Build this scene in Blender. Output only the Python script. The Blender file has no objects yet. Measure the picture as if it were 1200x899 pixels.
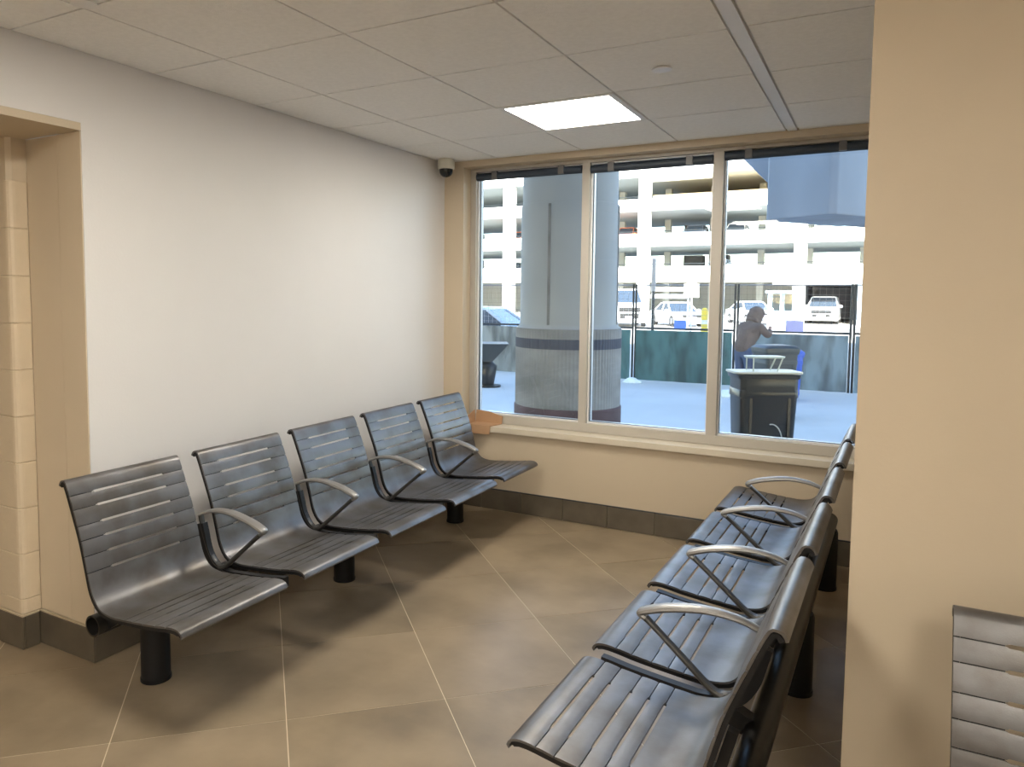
import bpy, bmesh, math, random
from mathutils import Vector, Matrix
random.seed(7)
C = bpy.context.scene
COL = C.collection
R = math.radians

# ------------------------------------------------------------------ camera
cam_d = bpy.data.cameras.new('camera')
cam = bpy.data.objects.new('camera', cam_d); COL.objects.link(cam)
cam.location = (0, 0, 1.526)
cam.rotation_euler = (R(85.8885), R(-0.3397), R(29.6238))
cam_d.sensor_fit = 'HORIZONTAL'; cam_d.sensor_width = 36
cam_d.lens = 876.67/1200*36
cam_d.shift_x = (600-533.9)/1200
cam_d.shift_y = (408.24-449.5)/1200
cam_d.clip_start = .02; cam_d.clip_end = 600
C.camera = cam

# ------------------------------------------------------------------ world, sun, exposure
SKY_STRENGTH = .42
SUN_STRENGTH = 13.0
PANEL_STRENGTH = 18.0
w = bpy.data.worlds.new('world'); C.world = w; w.use_nodes = True
nt = w.node_tree; nt.nodes.clear()
wo = nt.nodes.new('ShaderNodeOutputWorld'); bg = nt.nodes.new('ShaderNodeBackground')
sky = nt.nodes.new('ShaderNodeTexSky'); sky.sky_type = 'NISHITA'; sky.sun_disc = False
sky.sun_elevation = R(25); sky.sun_rotation = R(165); sky.air_density = 1.0; sky.dust_density = .6
bg.inputs[1].default_value = SKY_STRENGTH
nt.links.new(sky.outputs[0], bg.inputs[0]); nt.links.new(bg.outputs[0], wo.inputs[0])
sd = bpy.data.lights.new('sun', 'SUN'); so = bpy.data.objects.new('sun', sd); COL.objects.link(so)
sd.energy = SUN_STRENGTH; sd.angle = R(.6); sd.color = (1, .95, .86)
so.rotation_euler = Vector((-.2, .89, -.42)).to_track_quat('-Z', 'Y').to_euler()
C.view_settings.view_transform = 'Standard'; C.view_settings.look = 'None'
C.view_settings.exposure = 1.0; C.view_settings.gamma = 1; C.view_settings.use_curve_mapping = False

# ------------------------------------------------------------------ materials
def mat(name, col, rough=.6, metal=0., var=0., vscale=6., bump=0., bscale=60., col2=None, spec=.5, emit=None, es=0, detail=4, stretch=None, contrast=(.3, .7)):
    m = bpy.data.materials.new(name); m.use_nodes = True
    n = m.node_tree; b = n.nodes['Principled BSDF']
    b.inputs['Base Color'].default_value = (*col, 1); b.inputs['Roughness'].default_value = rough
    b.inputs['Metallic'].default_value = metal; b.inputs['Specular IOR Level'].default_value = spec
    if emit:
        b.inputs['Emission Color'].default_value = (*emit, 1); b.inputs['Emission Strength'].default_value = es
    co = None
    if var or bump:
        tc = n.nodes.new('ShaderNodeTexCoord'); mp = n.nodes.new('ShaderNodeMapping')
        if stretch: mp.inputs['Scale'].default_value = stretch
        gm = n.nodes.new('ShaderNodeNewGeometry')
        n.links.new(gm.outputs['Position'], mp.inputs['Vector']); co = mp.outputs['Vector']
    if var:
        t = n.nodes.new('ShaderNodeTexNoise'); t.inputs['Scale'].default_value = vscale; t.inputs['Detail'].default_value = detail
        n.links.new(co, t.inputs['Vector'])
        r = n.nodes.new('ShaderNodeValToRGB')
        c2 = col2 or tuple(c*(1-var) for c in col)
        r.color_ramp.elements[0].position = contrast[0]; r.color_ramp.elements[1].position = contrast[1]
        r.color_ramp.elements[0].color = (*c2, 1); r.color_ramp.elements[1].color = (*col, 1)
        n.links.new(t.outputs['Fac'], r.inputs['Fac']); n.links.new(r.outputs['Color'], b.inputs['Base Color'])
    if bump:
        t2 = n.nodes.new('ShaderNodeTexNoise'); t2.inputs['Scale'].default_value = bscale; t2.inputs['Detail'].default_value = 3
        n.links.new(co, t2.inputs['Vector'])
        bp = n.nodes.new('ShaderNodeBump'); bp.inputs['Strength'].default_value = bump; bp.inputs['Distance'].default_value = .004
        n.links.new(t2.outputs['Fac'], bp.inputs['Height']); n.links.new(bp.outputs['Normal'], b.inputs['Normal'])
    return m

M = {}
M['white_wall'] = mat('white_wall', (.74, .72, .705), .55, var=.03, vscale=2, bump=.08, bscale=90)
M['beige_wall'] = mat('beige_wall', (.62, .52, .385), .5, var=.04, vscale=3, bump=.08, bscale=90)
M['block'] = mat('block', (.66, .55, .40), .45, var=.05, vscale=8, bump=.35, bscale=55)
M['ceil_tile'] = mat('ceil_tile', (.92, .915, .90), .9, var=.06, vscale=50, bump=.5, bscale=240)
M['ceil_grid'] = mat('ceil_grid', (.74, .72, .68), .5)
M['ceil_strip'] = mat('ceil_strip', (.80, .79, .77), .45)
M['grout'] = mat('grout', (.70, .61, .46), .8)
M['tile_a'] = mat('tile_a', (.345, .268, .178), .37, var=.42, vscale=2.2, detail=9, bump=.12, bscale=30, contrast=(.33, .66))
M['tile_b'] = mat('tile_b', (.318, .247, .163), .37, var=.42, vscale=2.6, detail=9, bump=.12, bscale=30, contrast=(.33, .66))
M['tile_c'] = mat('tile_c', (.36, .28, .188), .37, var=.4, vscale=1.9, detail=9, bump=.12, bscale=30, contrast=(.33, .66))
M['base_tile'] = mat('base_tile', (.135, .112, .082), .4, var=.3, vscale=9, detail=6)
M['caulk'] = mat('caulk', (.50, .42, .30), .7)
M['frame'] = mat('frame', (.49, .455, .40), .4)
M['bead'] = mat('bead', (.80, .78, .76), .3)
M['gasket'] = mat('gasket', (.02, .022, .03), .5)
M['shade_bar'] = mat('shade_bar', (.035, .05, .075), .45)
M['bracket'] = mat('bracket', (.17, .165, .17), .4)
M['sill'] = mat('sill', (.68, .61, .49), .35, var=.05, vscale=10)
M['cardboard'] = mat('cardboard', (.48, .29, .16), .85, var=.1, vscale=14)
M['seat_metal'] = mat('seat_metal', (.175, .172, .175), .38, .65, col2=(.115, .103, .09), var=.25, vscale=7, detail=8, bump=.06, bscale=300, contrast=(.35, .6))
M['arm_metal'] = mat('arm_metal', (.34, .335, .33), .42, .75, bump=.05, bscale=300)
M['black_metal'] = mat('black_metal', (.010, .010, .011), .45, 0., spec=.3)
M['strut_shaded'] = mat('strut_shaded', (.07, .068, .065), .42, .5)  # shade under the armrest put into a darker metal colour
M['beam_metal'] = mat('beam_metal', (.03, .028, .026), .3, .5)
M['dark_hole'] = mat('dark_hole', (.004, .004, .004), .8)
M['white_plastic'] = mat('white_plastic', (.80, .80, .80), .35)
M['cam_body'] = mat('cam_body', (.68, .65, .55), .45)
M['cam_dome'] = mat('cam_dome', (.01, .012, .015), .08)
M['panel_lit'] = mat('panel_lit', (.9, .88, .8), .4, emit=(1., .93, .81), es=PANEL_STRENGTH)
M['concrete'] = mat('concrete', (.46, .47, .48), .8, var=.18, vscale=1.2, detail=8, bump=.2, bscale=25)
M['concrete_ribbed'] = mat('concrete_ribbed', (.38, .37, .37), .85, var=.5, vscale=1.7, detail=9, bump=.4, bscale=30, stretch=(1, 1, 2.2))
M['stripe'] = mat('stripe', (.085, .095, .135), .8, var=.2, vscale=4)
M['base_red'] = mat('base_red', (.17, .11, .12), .8, var=.45, vscale=3.5, detail=7)
M['cap_concrete'] = mat('cap_concrete', (.26, .30, .35), .85, var=.3, vscale=.9, detail=9, bump=.2, bscale=15, stretch=(1, 1, .35))  # blue of the shade put into the concrete's colour
M['pavement'] = mat('pavement', (.70, .69, .66), .85, var=.12, vscale=.8, detail=8, bump=.2, bscale=20)
M['road'] = mat('road', (.62, .58, .52), .9, var=.12, vscale=.3)
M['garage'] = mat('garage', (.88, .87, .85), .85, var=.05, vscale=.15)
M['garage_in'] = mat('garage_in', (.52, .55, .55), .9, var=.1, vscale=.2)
M['garage_dark'] = mat('garage_dark', (.10, .11, .13), .9)  # dark colour stands for the shade inside bay and deck openings
M['shade_mass'] = mat('shade_mass', (.45, .43, .40), .8)
M['fabric_teal'] = mat('fabric_teal', (.07, .165, .165), .8, var=.6, vscale=2.2, detail=9, stretch=(1.6, 1.6, .5), contrast=(.38, .6))
M['fabric_grey'] = mat('fabric_grey', (.24, .27, .26), .8, var=.6, vscale=2.2, detail=9, stretch=(1.6, 1.6, .5), contrast=(.38, .6))
M['fabric_blue'] = mat('fabric_blue', (.19, .27, .31), .8, var=.6, vscale=2.0, detail=9, stretch=(1.6, 1.6, .6), contrast=(.38, .6))
M['galv'] = mat('galv', (.30, .32, .34), .5, .4)
M['dark_post'] = mat('dark_post', (.025, .032, .035), .5, .3)
M['bin_dark'] = mat('bin_dark', (.006, .010, .012), .3, var=.2, vscale=3)
M['bin_grey'] = mat('bin_grey', (.03, .042, .048), .45)
M['bin_blue'] = mat('bin_blue', (.03, .10, .48), .45)
M['bin_lidplate'] = mat('bin_lidplate', (.62, .62, .52), .4)
M['cloth_brown'] = mat('cloth_brown', (.145, .112, .096), .9, var=.3, vscale=9, bump=.5, bscale=30)
M['cloth_jean'] = mat('cloth_jean', (.06, .09, .16), .9)
M['skin'] = mat('skin', (.45, .28, .20), .6)
M['shoe'] = mat('shoe', (.03, .03, .03), .6)
M['hair'] = mat('hair', (.02, .015, .012), .7)
M['car_white'] = mat('car_white', (.80, .81, .83), .25)
M['car_pale_blue_glare'] = mat('car_pale_blue_glare', (.50, .60, .74), .25)  # blue glare on a white car put into its colour; also a deck car's paint
M['car_grey'] = mat('car_grey', (.12, .14, .18), .3)
M['car_orange'] = mat('car_orange', (.65, .20, .08), .3)
M['car_glass'] = mat('car_glass', (.05, .07, .10), .1)
M['tyre'] = mat('tyre', (.02, .02, .02), .8)
M['chrome'] = mat('chrome', (.6, .6, .62), .25, .9)
M['lamp_lens'] = mat('lamp_lens', (.85, .86, .9), .15)
M['booth'] = mat('booth', (.55, .68, .78), .5)
M['sign_white'] = mat('sign_white', (.85, .84, .83), .5)
M['sign_red'] = mat('sign_red', (.70, .16, .12), .5)
M['sign_blue'] = mat('sign_blue', (.12, .26, .72), .5)
M['sign_lilac'] = mat('sign_lilac', (.45, .45, .72), .5)
M['yellow'] = mat('yellow', (.82, .62, .08), .5)
M['snow'] = mat('snow', (.80, .86, .84), .7)
M['sunlit_tan'] = mat('sunlit_tan', (.62, .48, .28), .8)  # warm sunlight on the ramp underside put into a tan colour

def make_glass():
    m = bpy.data.materials.new('window_glass'); m.use_nodes = True
    n = m.node_tree; n.nodes.clear()
    o = n.nodes.new('ShaderNodeOutputMaterial'); mx = n.nodes.new('ShaderNodeMixShader')
    t = n.nodes.new('ShaderNodeBsdfTransparent'); t.inputs[0].default_value = (.93, .96, .97, 1)
    g = n.nodes.new('ShaderNodeBsdfGlossy'); g.inputs['Roughness'].default_value = .01
    f = n.nodes.new('ShaderNodeFresnel'); f.inputs[0].default_value = 1.4
    n.links.new(f.outputs[0], mx.inputs[0]); n.links.new(t.outputs[0], mx.inputs[1]); n.links.new(g.outputs[0], mx.inputs[2])
    n.links.new(mx.outputs[0], o.inputs[0]); return m
M['glass'] = make_glass()

# ------------------------------------------------------------------ mesh helpers
class MB:
    def __init__(s): s.v = []; s.f = []
    def add(s, vs, fs):
        k = len(s.v); s.v += [tuple(v) for v in vs]; s.f += [tuple(i+k for i in f) for f in fs]; return s
    def box(s, a, b):
        x0, y0, z0 = a; x1, y1, z1 = b
        return s.add([(x0,y0,z0),(x1,y0,z0),(x1,y1,z0),(x0,y1,z0),(x0,y0,z1),(x1,y0,z1),(x1,y1,z1),(x0,y1,z1)],
                     [(0,3,2,1),(4,5,6,7),(0,1,5,4),(1,2,6,5),(2,3,7,6),(3,0,4,7)])
    def tube(s, pts, rads, n=12, cap=True, sq=(1, 1)):
        pts = [Vector(p) for p in pts]; N = len(pts)
        if not hasattr(rads, '__len__'): rads = [rads]*N
        rings = []; ref = None
        for i, p in enumerate(pts):
            d = (pts[min(i+1, N-1)]-pts[max(i-1, 0)]).normalized()
            if ref is None:
                ref = Vector((0, 0, 1)) if abs(d.z) < .9 else Vector((1, 0, 0))
            a = (ref - d*ref.dot(d)).normalized(); ref = a; b = d.cross(a)
            rings.append([p + (a*math.cos(2*math.pi*k/n)*sq[0] + b*math.sin(2*math.pi*k/n)*sq[1])*rads[i] for k in range(n)])
        vs = [v for r in rings for v in r]; fs = []
        for i in range(N-1):
            for k in range(n):
                fs.append((i*n+k, i*n+(k+1) % n, (i+1)*n+(k+1) % n, (i+1)*n+k))
        if cap: fs += [tuple(range(n))[::-1], tuple((N-1)*n+k for k in range(n))]
        return s.add(vs, fs)
    def lathe(s, prof, c, n=24):
        vs = []; fs = []
        for r, z in prof:
            vs += [(c[0]+r*math.cos(2*math.pi*k/n), c[1]+r*math.sin(2*math.pi*k/n), c[2]+z) for k in range(n)]
        for i in range(len(prof)-1):
            for k in range(n): fs.append((i*n+k, i*n+(k+1) % n, (i+1)*n+(k+1) % n, (i+1)*n+k))
        fs += [tuple(range(n))[::-1], tuple((len(prof)-1)*n+k for k in range(n))]
        return s.add(vs, fs)
    def prism(s, poly, h0, h1, axis='z', top_scale=None):
        def P(a, b, h):
            return {'z': (a, b, h), 'y': (a, h, b), 'x': (h, a, b)}[axis]
        n = len(poly)
        vs = [P(a, b, h0) for a, b in poly] + [P(a, b, h1) for a, b in poly]
        fs = [tuple(range(n))[::-1], tuple(range(n, 2*n))] + [(k, (k+1) % n, n+(k+1) % n, n+k) for k in range(n)]
        return s.add(vs, fs)
    def loft(s, secs):
        n = len(secs[0]); vs = [p for q in secs for p in q]; fs = []
        for i in range(len(secs)-1):
            for k in range(n): fs.append((i*n+k, i*n+(k+1) % n, (i+1)*n+(k+1) % n, (i+1)*n+k))
        fs += [tuple(range(n))[::-1], tuple((len(secs)-1)*n+k for k in range(n))]
        return s.add(vs, fs)
    def mesh(s, name, m, smooth=False, bevel=0, seg=2):
        me = bpy.data.meshes.new(name); me.from_pydata(s.v, [], s.f)
        bm = bmesh.new(); bm.from_mesh(me)
        bmesh.ops.recalc_face_normals(bm, faces=bm.faces)
        if bevel: bmesh.ops.bevel(bm, geom=[e for e in bm.edges if e.calc_face_angle(0) > .5], offset=bevel, segments=seg, affect='EDGES', profile=.6)
        bm.to_mesh(me); bm.free()
        if m: me.materials.append(m)
        if smooth:
            for p in me.polygons: p.use_smooth = True
            me.set_sharp_from_angle(angle=R(38))
        return me
    def build(s, name, m, parent=None, smooth=False, bevel=0, seg=2):
        o = bpy.data.objects.new(name, s.mesh(name, m, smooth, bevel, seg)); COL.objects.link(o)
        if parent: o.parent = parent
        return o
def link(name, me, parent=None, loc=(0,0,0), rz=0):
    o = bpy.data.objects.new(name, me); COL.objects.link(o); o.location = loc; o.rotation_euler = (0, 0, rz)
    if parent: o.parent = parent
    return o
def tag(o, label=None, cat=None, group=None, kind=None):
    if label: o['label'] = label
    if cat: o['category'] = cat
    if group: o['group'] = group
    if kind: o['kind'] = kind
    return o
def empty(name, loc, rz=0):
    o = bpy.data.objects.new(name, None); COL.objects.link(o); o.location = loc; o.rotation_euler = (0, 0, rz); o.empty_display_size = .1
    return o
def struct(name, mb, m, label, cat, bevel=0):
    o = mb.build(name, m, bevel=bevel); return tag(o, label, cat, kind='structure')

# ------------------------------------------------------------------ room shell
XL, YW, YD, CH = -2.766, 4.695, 1.875, 2.465
TH = 2.161                                  # opening head
# floor
fl = struct('floor', MB().box((-5.0, -3.2, -.12), (3.2, 4.695, -.0013)), M['grout'], 'brown grey floor of large square tiles laid diagonally with pale joints', 'floor')
def clip(poly, f):
    out = []
    for i in range(len(poly)):
        a, b = poly[i], poly[(i+1) % len(poly)]; fa, fb = f(a), f(b)
        if fa >= 0: out.append(a)
        if (fa >= 0) != (fb >= 0):
            t = fa/(fa-fb); out.append((a[0]+t*(b[0]-a[0]), a[1]+t*(b[1]-a[1])))
    return out
th = R(44.09); S = .5855; P0 = -.5198; Q0 = 2.6501
u_, v_ = (math.cos(th), math.sin(th)), (-math.sin(th), math.cos(th)); gap = .0017
rooms = [(-3.13, 1.2, -3.0, 4.68)]
for i in range(-14, 16):
    for j in range(-14, 16):
        a0, a1 = P0+i*S+gap, P0+(i+1)*S-gap; b0, b1 = Q0+j*S+gap, Q0+(j+1)*S-gap
        poly = [(u_[0]*a+v_[0]*b, u_[1]*a+v_[1]*b) for a, b in ((a0, b0), (a1, b0), (a1, b1), (a0, b1))]
        cx = sum(p[0] for p in poly)/4; cy = sum(p[1] for p in poly)/4
        if cx < XL-.45 and cy > YD+.45: continue
        if cx > 1.2+.3 and cy > 2.6: continue
        for f in (lambda p: p[0]+4.6, lambda p: 3.0-p[0], lambda p: p[1]+3.0, lambda p: 4.69-p[1]):
            if poly: poly = clip(poly, f)
        if len(poly) < 3: continue
        MB().prism(poly, -.0012, 0).build('floor_tile', M[random.choice(('tile_a', 'tile_b', 'tile_c'))], fl)

# ceiling
ce = struct('ceiling', MB().box((-5.0, -3.2, CH+.012), (3.2, 4.695, CH+.14)), M['ceil_grid'], 'suspended ceiling of pale square tiles in a thin metal grid', 'ceiling')
XC, Y1, T = -2.3399, 2.2168, .61
xs = [XL+.002, XC] + [XC+T*k for k in (1, 2, 3)] ; xa = XC+3*T     # wide strip to the right of line A
xs2 = [xa+.062+T*k for k in range(0, 6)]
cols = list(zip(xs[:-1], xs[1:])) + [(a, min(b, 3.0)) for a, b in zip(xs2[:-1], xs2[1:])]
ys = [Y1+T*k for k in range(-9, 5)] + [4.693]
FIX = []
g = .0045
for (x0, x1) in cols:
    for y0, y1 in zip(ys[:-1], ys[1:]):
        k = round((y0-Y1)/T)
        lit = (abs(x0-(XC+T)) < .01 and k in (2, -2, -5, -8)) or (abs(x0-xs2[2]) < .01 and k in (-5, -8))
        if lit: FIX.append((x0, x1, y0, y1)); continue
        if x1-x0 < .05 or y1-y0 < .02: continue
        m_ = MB(); m_.box((x0+g, y0+g, CH), (x1-g, y1-g, CH+.011)).build('ceiling_tile', M['ceil_tile'], ce)
MB().box((xa+.006, ys[0], CH-.002), (xa+.056, 4.693, CH+.011)).build('ceiling_strip', M['ceil_strip'], ce)

# walls
wl = struct('wall_left', MB().box((XL-.15, YD, 0), (XL, 4.95, 2.75)).box((XL-.15, -3.2, TH+.0305), (XL, YD, 2.75)), M['white_wall'],
            'smooth white painted wall behind the left bench, above the opening too', 'wall')
# beige jamb of the opening: two flat strips and the block pier
MB().box((XL-.15, YD-.006, .15), (XL-.001, YD-.0005, TH-.002)).build('corner_strip', M['beige_wall'], wl, bevel=.002)
MB().box((XL-.1528, YD-.0035, .15), (XL-.1502, YD-.0002, TH-.002)).build('panel_joint', M['gasket'], wl)
tag(MB().box((-3.132, YD-.004, .15), (XL-.153, YD+.2, TH-.002)).build('jamb_panel', M['beige_wall'], wl, bevel=.002), 'beige jamb panel beside the block pier')
tag(MB().box((-4.7, -3.0, TH), (XL-.001, YD-.0005, TH+.03)).build('soffit', M['beige_wall'], wl), 'beige underside of the opening')
wc = struct('wall_corridor', MB().prism([(-4.85, 1.794), (-3.152, 1.794), (-3.135, 1.811), (-3.135, 2.08), (-4.85, 2.08)], 0, TH-.001).box((-4.9, -3.2, 0), (-4.7, 1.8, TH+.03)), M['beige_wall'], 'beige painted concrete block wall in the opening at the far left', 'wall')
zb = [.0]+[.41-.197+.197*k for k in range(0, 10)]
for r_, (z0, z1) in enumerate(zip(zb[:-1], zb[1:])):
    z0 = max(z0, .15)
    if z1-z0 < .03: continue
    x = -3.13; first = True; L = .39 if r_ % 2 else .195
    while x > -4.7:
        x0 = max(x-L, -4.7); b0 = .0035
        # bullnose on the corner edge of the first block
        rr = .03 if first else .004
        poly = [(x0+.0025, 1.79)]
        xx = x-(0 if first else .0025)
        for q in range(5):
            a = -math.pi/2+q*math.pi/8
            poly.append((xx-rr+rr*math.cos(a), 1.79+rr+rr*math.sin(a)))
        poly += [(xx, YD-.006 if first else 1.83), (x0+.0025, YD-.006 if first else 1.83)]
        MB().prism(poly, z0+.0014, min(z1, TH)-.0016).build('concrete_block', M['block'], wc, bevel=.0025, seg=1)
        x = x0; L = .39; first = False

ww = struct('wall_window', MB().box((-3.2, YW, -.3), (1.5, 4.95, .56)).box((-3.2, YW, .56), (-2.61, 4.95, 2.75)).box((-2.61, YW, 2.424), (-.03, 4.95, 2.75)).box((-.03, YW, .56), (1.5, 4.95, 2.75)),
            M['beige_wall'], 'beige wall around and below the large window', 'wall')
wr = struct('wall_right', MB().box((-.044, 2.12, 0), (3.2, 2.27, 2.75)), M['beige_wall'], 'beige partition wall end filling the right side of the view', 'wall')
struct('wall_alcove', MB().box((1.3, 2.27, 0), (1.5, YW, 2.75)), M['beige_wall'], 'beige side wall behind the partition', 'wall')
struct('wall_back', MB().box((-5.0, -3.25, 0), (3.2, -3.05, 2.75)), M['white_wall'], 'white wall behind the viewer', 'wall')
struct('wall_side', MB().box((3.02, -3.05, 0), (3.2, 2.12, 2.75)), M['white_wall'], 'white wall to the right of the viewer', 'wall')

# baseboards of tiles
def baseboard(name, runs, label):
    root = empty(name, (0, 0, 0)); tag(root, label, 'baseboard', kind='structure')
    for (ax, ay, bx, by, nx, ny) in runs:
        L = math.hypot(bx-ax, by-ay); n = max(1, round(L/.3)); dx, dy = (bx-ax)/L, (by-ay)/L
        for k in range(n):
            s0, s1 = L*k/n+.0015, L*(k+1)/n-.0015; t = .011
            poly = [(ax+dx*s0, ay+dy*s0), (ax+dx*s1, ay+dy*s1), (ax+dx*s1+nx*t, ay+dy*s1+ny*t), (ax+dx*s0+nx*t, ay+dy*s0+ny*t)]
            MB().prism(poly, .003, .145).build('base_tile', M['base_tile'], root, bevel=.0015, seg=1)
        poly = [(ax, ay), (bx, by), (bx+nx*.010, by+ny*.010), (ax+nx*.010, ay+ny*.010)]
        MB().prism(poly, .145, .151).build('caulk_line', M['gasket'] if ny == -1 and ay > 4 else M['caulk'], root)
    return root
e_ = .0005
baseboard('baseboard_left', [(XL+e_, YD-.012, XL+e_, YW-.012, 1, 0)], 'dark brown tile baseboard under the left bench')
baseboard('baseboard_window', [(XL+.013, YW-e_, 1.29, YW-e_, 0, -1)], 'dark brown tile baseboard under the window')
baseboard('baseboard_corridor', [(-3.13, YD-.0065, XL+.0115, YD-.0065, 0, -1), (-3.13+e_, 1.79, -3.13+e_, YD-.02, 1, 0), (-4.69, 1.79-e_, -3.1185, 1.79-e_, 0, -1)], 'dark tile baseboard stepping around the block pier at the opening')
baseboard('baseboard_right', [(-.044, 2.12-e_, 3.0, 2.12-e_, 0, -1)], 'dark tile baseboard along the partition wall')

# ------------------------------------------------------------------ window
win = empty('window_1', (0, 0, 0)); tag(win, 'wide three pane window in a beige metal frame', 'window', kind='structure')
FY = 4.80; panes = [(-2.565, -1.766), (-1.712, -.925), (-.865, -.085)]; ZB, ZT = .66, 2.402
fb = lambda n, a, b: MB().box(a, b).build(n, M['frame'], win, bevel=.002)
fb('bottom_rail', (-2.609, FY, .60), (-.031, FY+.10, ZB))
fb('head_rail', (-2.609, FY, ZT), (-.031, FY+.10, 2.423))
for a, b in ((-2.609, -2.565), (-1.766, -1.712), (-.925, -.865), (-.085, -.031)):
    fb('mullion', (a, FY, ZB), (b, FY+.10, ZT))
for a, b in panes:
    def ring(y0, y1, t, off):
        m_ = MB(); A, B, c, d = a+off, b-off, ZB+off, ZT-off
        m_.box((A, y0, c), (A+t, y1, d)); m_.box((B-t, y0, c), (B, y1, d)); m_.box((A+t, y0, c), (B-t, y1, c+t)); m_.box((A+t, y0, d-t), (B-t, y1, d)); return m_
    ring(FY+.030, FY+.046, .009, .0002).build('glazing_bead', M['bead'], win)
    ring(FY+.046, FY+.060, .011, .0002).build('gasket', M['gasket'], win)
    ring(FY+.066, FY+.099, .010, .0002).build('outer_bead', M['bead'], win)
    MB().box((a+.004, FY+.061, ZB+.004), (b-.004, FY+.065, ZT-.004)).build('pane', M['glass'], win)
# dark roller shade bars along the top of each pane
SH = ['dark roller shade rolled up at the top of the left pane', 'dark roller shade rolled up at the top of the middle pane', 'dark roller shade rolled up at the top of the right pane']
for i, (a, b) in enumerate(panes):
    z1 = (2.392, 2.385, 2.398)[i]; z0 = z1-.055
    t = empty('roller_shade', ((a+b)/2, FY+.015, z0)); tag(t, SH[i], 'shade', 'rolled up window shades')
    hw = (b-a)/2-.004
    MB().tube([(-hw, 0, .028), (hw, 0, .028)], .027, 16).build('shade_roll', M['shade_bar'], t, smooth=True)
    for s_ in (-.25, .25):
        MB().box((s_-.02, -.029, .004), (s_+.02, .0, .06)).build('shade_bracket', M['bracket'], t, bevel=.002)

sill = tag(MB().box((-2.72, 4.668, .556), (.02, FY+.03, .598)).build('window_sill', M['sill'], bevel=.004), 'pale beige window sill running the width of the window', 'sill', kind='structure')

# folded cardboard on the sill
cb = empty('cardboard_flap', (-2.47, 4.73, .5995)); tag(cb, 'folded piece of brown cardboard on the left end of the sill', 'cardboard')
MB().prism([(-.075, -.07), (.11, -.07), (.135, .055), (-.075, .055)], .0, .004).build('base_flap', M['cardboard'], cb)
MB().add([(-.075, .056, 0), (.135, .056, 0), (.14, .062, .055), (.02, .066, .085), (-.075, .066, .09),
          (-.075, .060, 0), (.135, .060, 0), (.14, .066, .055), (.02, .0665, .085), (-.075, .0665, .09)],
         [(0,1,2,3,4), (9,8,7,6,5), (0,5,6,1), (1,6,7,2), (2,7,8,3), (3,8,9,4), (4,9,5,0)]).build('back_flap', M['cardboard'], cb)
MB().add([(-.079, -.06, 0), (-.079, .055, 0), (-.088, .06, .09), (-.088, -.04, .06), (-.076, -.06, 0), (-.076, .055, 0), (-.085, .06, .09), (-.085, -.04, .06)],
         [(0,1,2,3), (7,6,5,4), (0,4,5,1), (1,5,6,2), (2,6,7,3), (3,7,4,0)]).build('side_flap', M['cardboard'], cb)
MB().add([(-.09, -.071, .004), (.11, -.071, .004), (.105, -.077, -.055), (-.07, -.080, -.06), (-.09, -.074, .004), (.11, -.074, .004), (.105, -.080, -.055), (-.07, -.083, -.06)],
         [(0,1,2,3), (7,6,5,4), (0,4,5,1), (1,5,6,2), (2,6,7,3), (3,7,4,0)]).build('front_flap', M['cardboard'], cb)

# ------------------------------------------------------------------ ceiling fittings
for i, (x0, x1, y0, y1) in enumerate(FIX):
    t = empty('ceiling_light', ((x0+x1)/2, (y0+y1)/2, CH-.004)); hw = (x1-x0)/2-.004
    near = y0 > 3
    row = {2: 0, -2: 'first', -5: 'middle', -8: 'rear'}[round((y0-Y1)/T)]; side = 'left' if x0 < -1 else 'right'
    tag(t, 'lit square panel light in the ceiling near the window' if near else f'lit square panel light behind the viewer, {row} row on the {side}', 'light', None if near else 'panel lights behind the viewer')
    q = MB()
    for a, b in (((-hw, -hw, 0), (hw, -hw+.03, .014)), ((-hw, hw-.03, 0), (hw, hw, .014)), ((-hw, -hw+.03, 0), (-hw+.03, hw-.03, .014)), ((hw-.03, -hw+.03, 0), (hw, hw-.03, .014))): q.box(a, b)
    q.build('light_frame', M['ceil_strip'], t)
    MB().box((-hw+.031, -hw+.031, .004), (hw-.031, hw-.031, .013)).build('diffuser', M['panel_lit'], t)
for (x, y), lab in (((-.83, 3.175), 'white round cover disc in the ceiling right of the panel light'), ((-2.29, 1.575), 'white round cover disc in the ceiling at the top left')):
    t = empty('cover_disc', (x, y, CH-.009)); tag(t, lab, 'cover disc')
    MB().lathe([(.036, 0), (.042, .002), (.042, .006)], (0, 0, 0), 28).build('disc', M['white_plastic'], t, smooth=True)
    MB().lathe([(.03, .006), (.03, .009)], (0, 0, 0), 20).build('collar', M['ceil_grid'], t)
t = empty('security_camera', (-2.675, 4.56, CH-.125)); tag(t, 'small beige dome camera with a black dome in the ceiling corner', 'camera')
MB().lathe([(.056, .055), (.06, .06), (.06, .108), (.052, .1245)], (0, 0, 0), 28).build('housing', M['cam_body'], t, smooth=True)
MB().lathe([(.005, 0), (.022, .004), (.037, .015), (.046, .032), (.048, .0548)], (0, 0, 0), 24).build('dome', M['cam_dome'], t, smooth=True)

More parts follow.
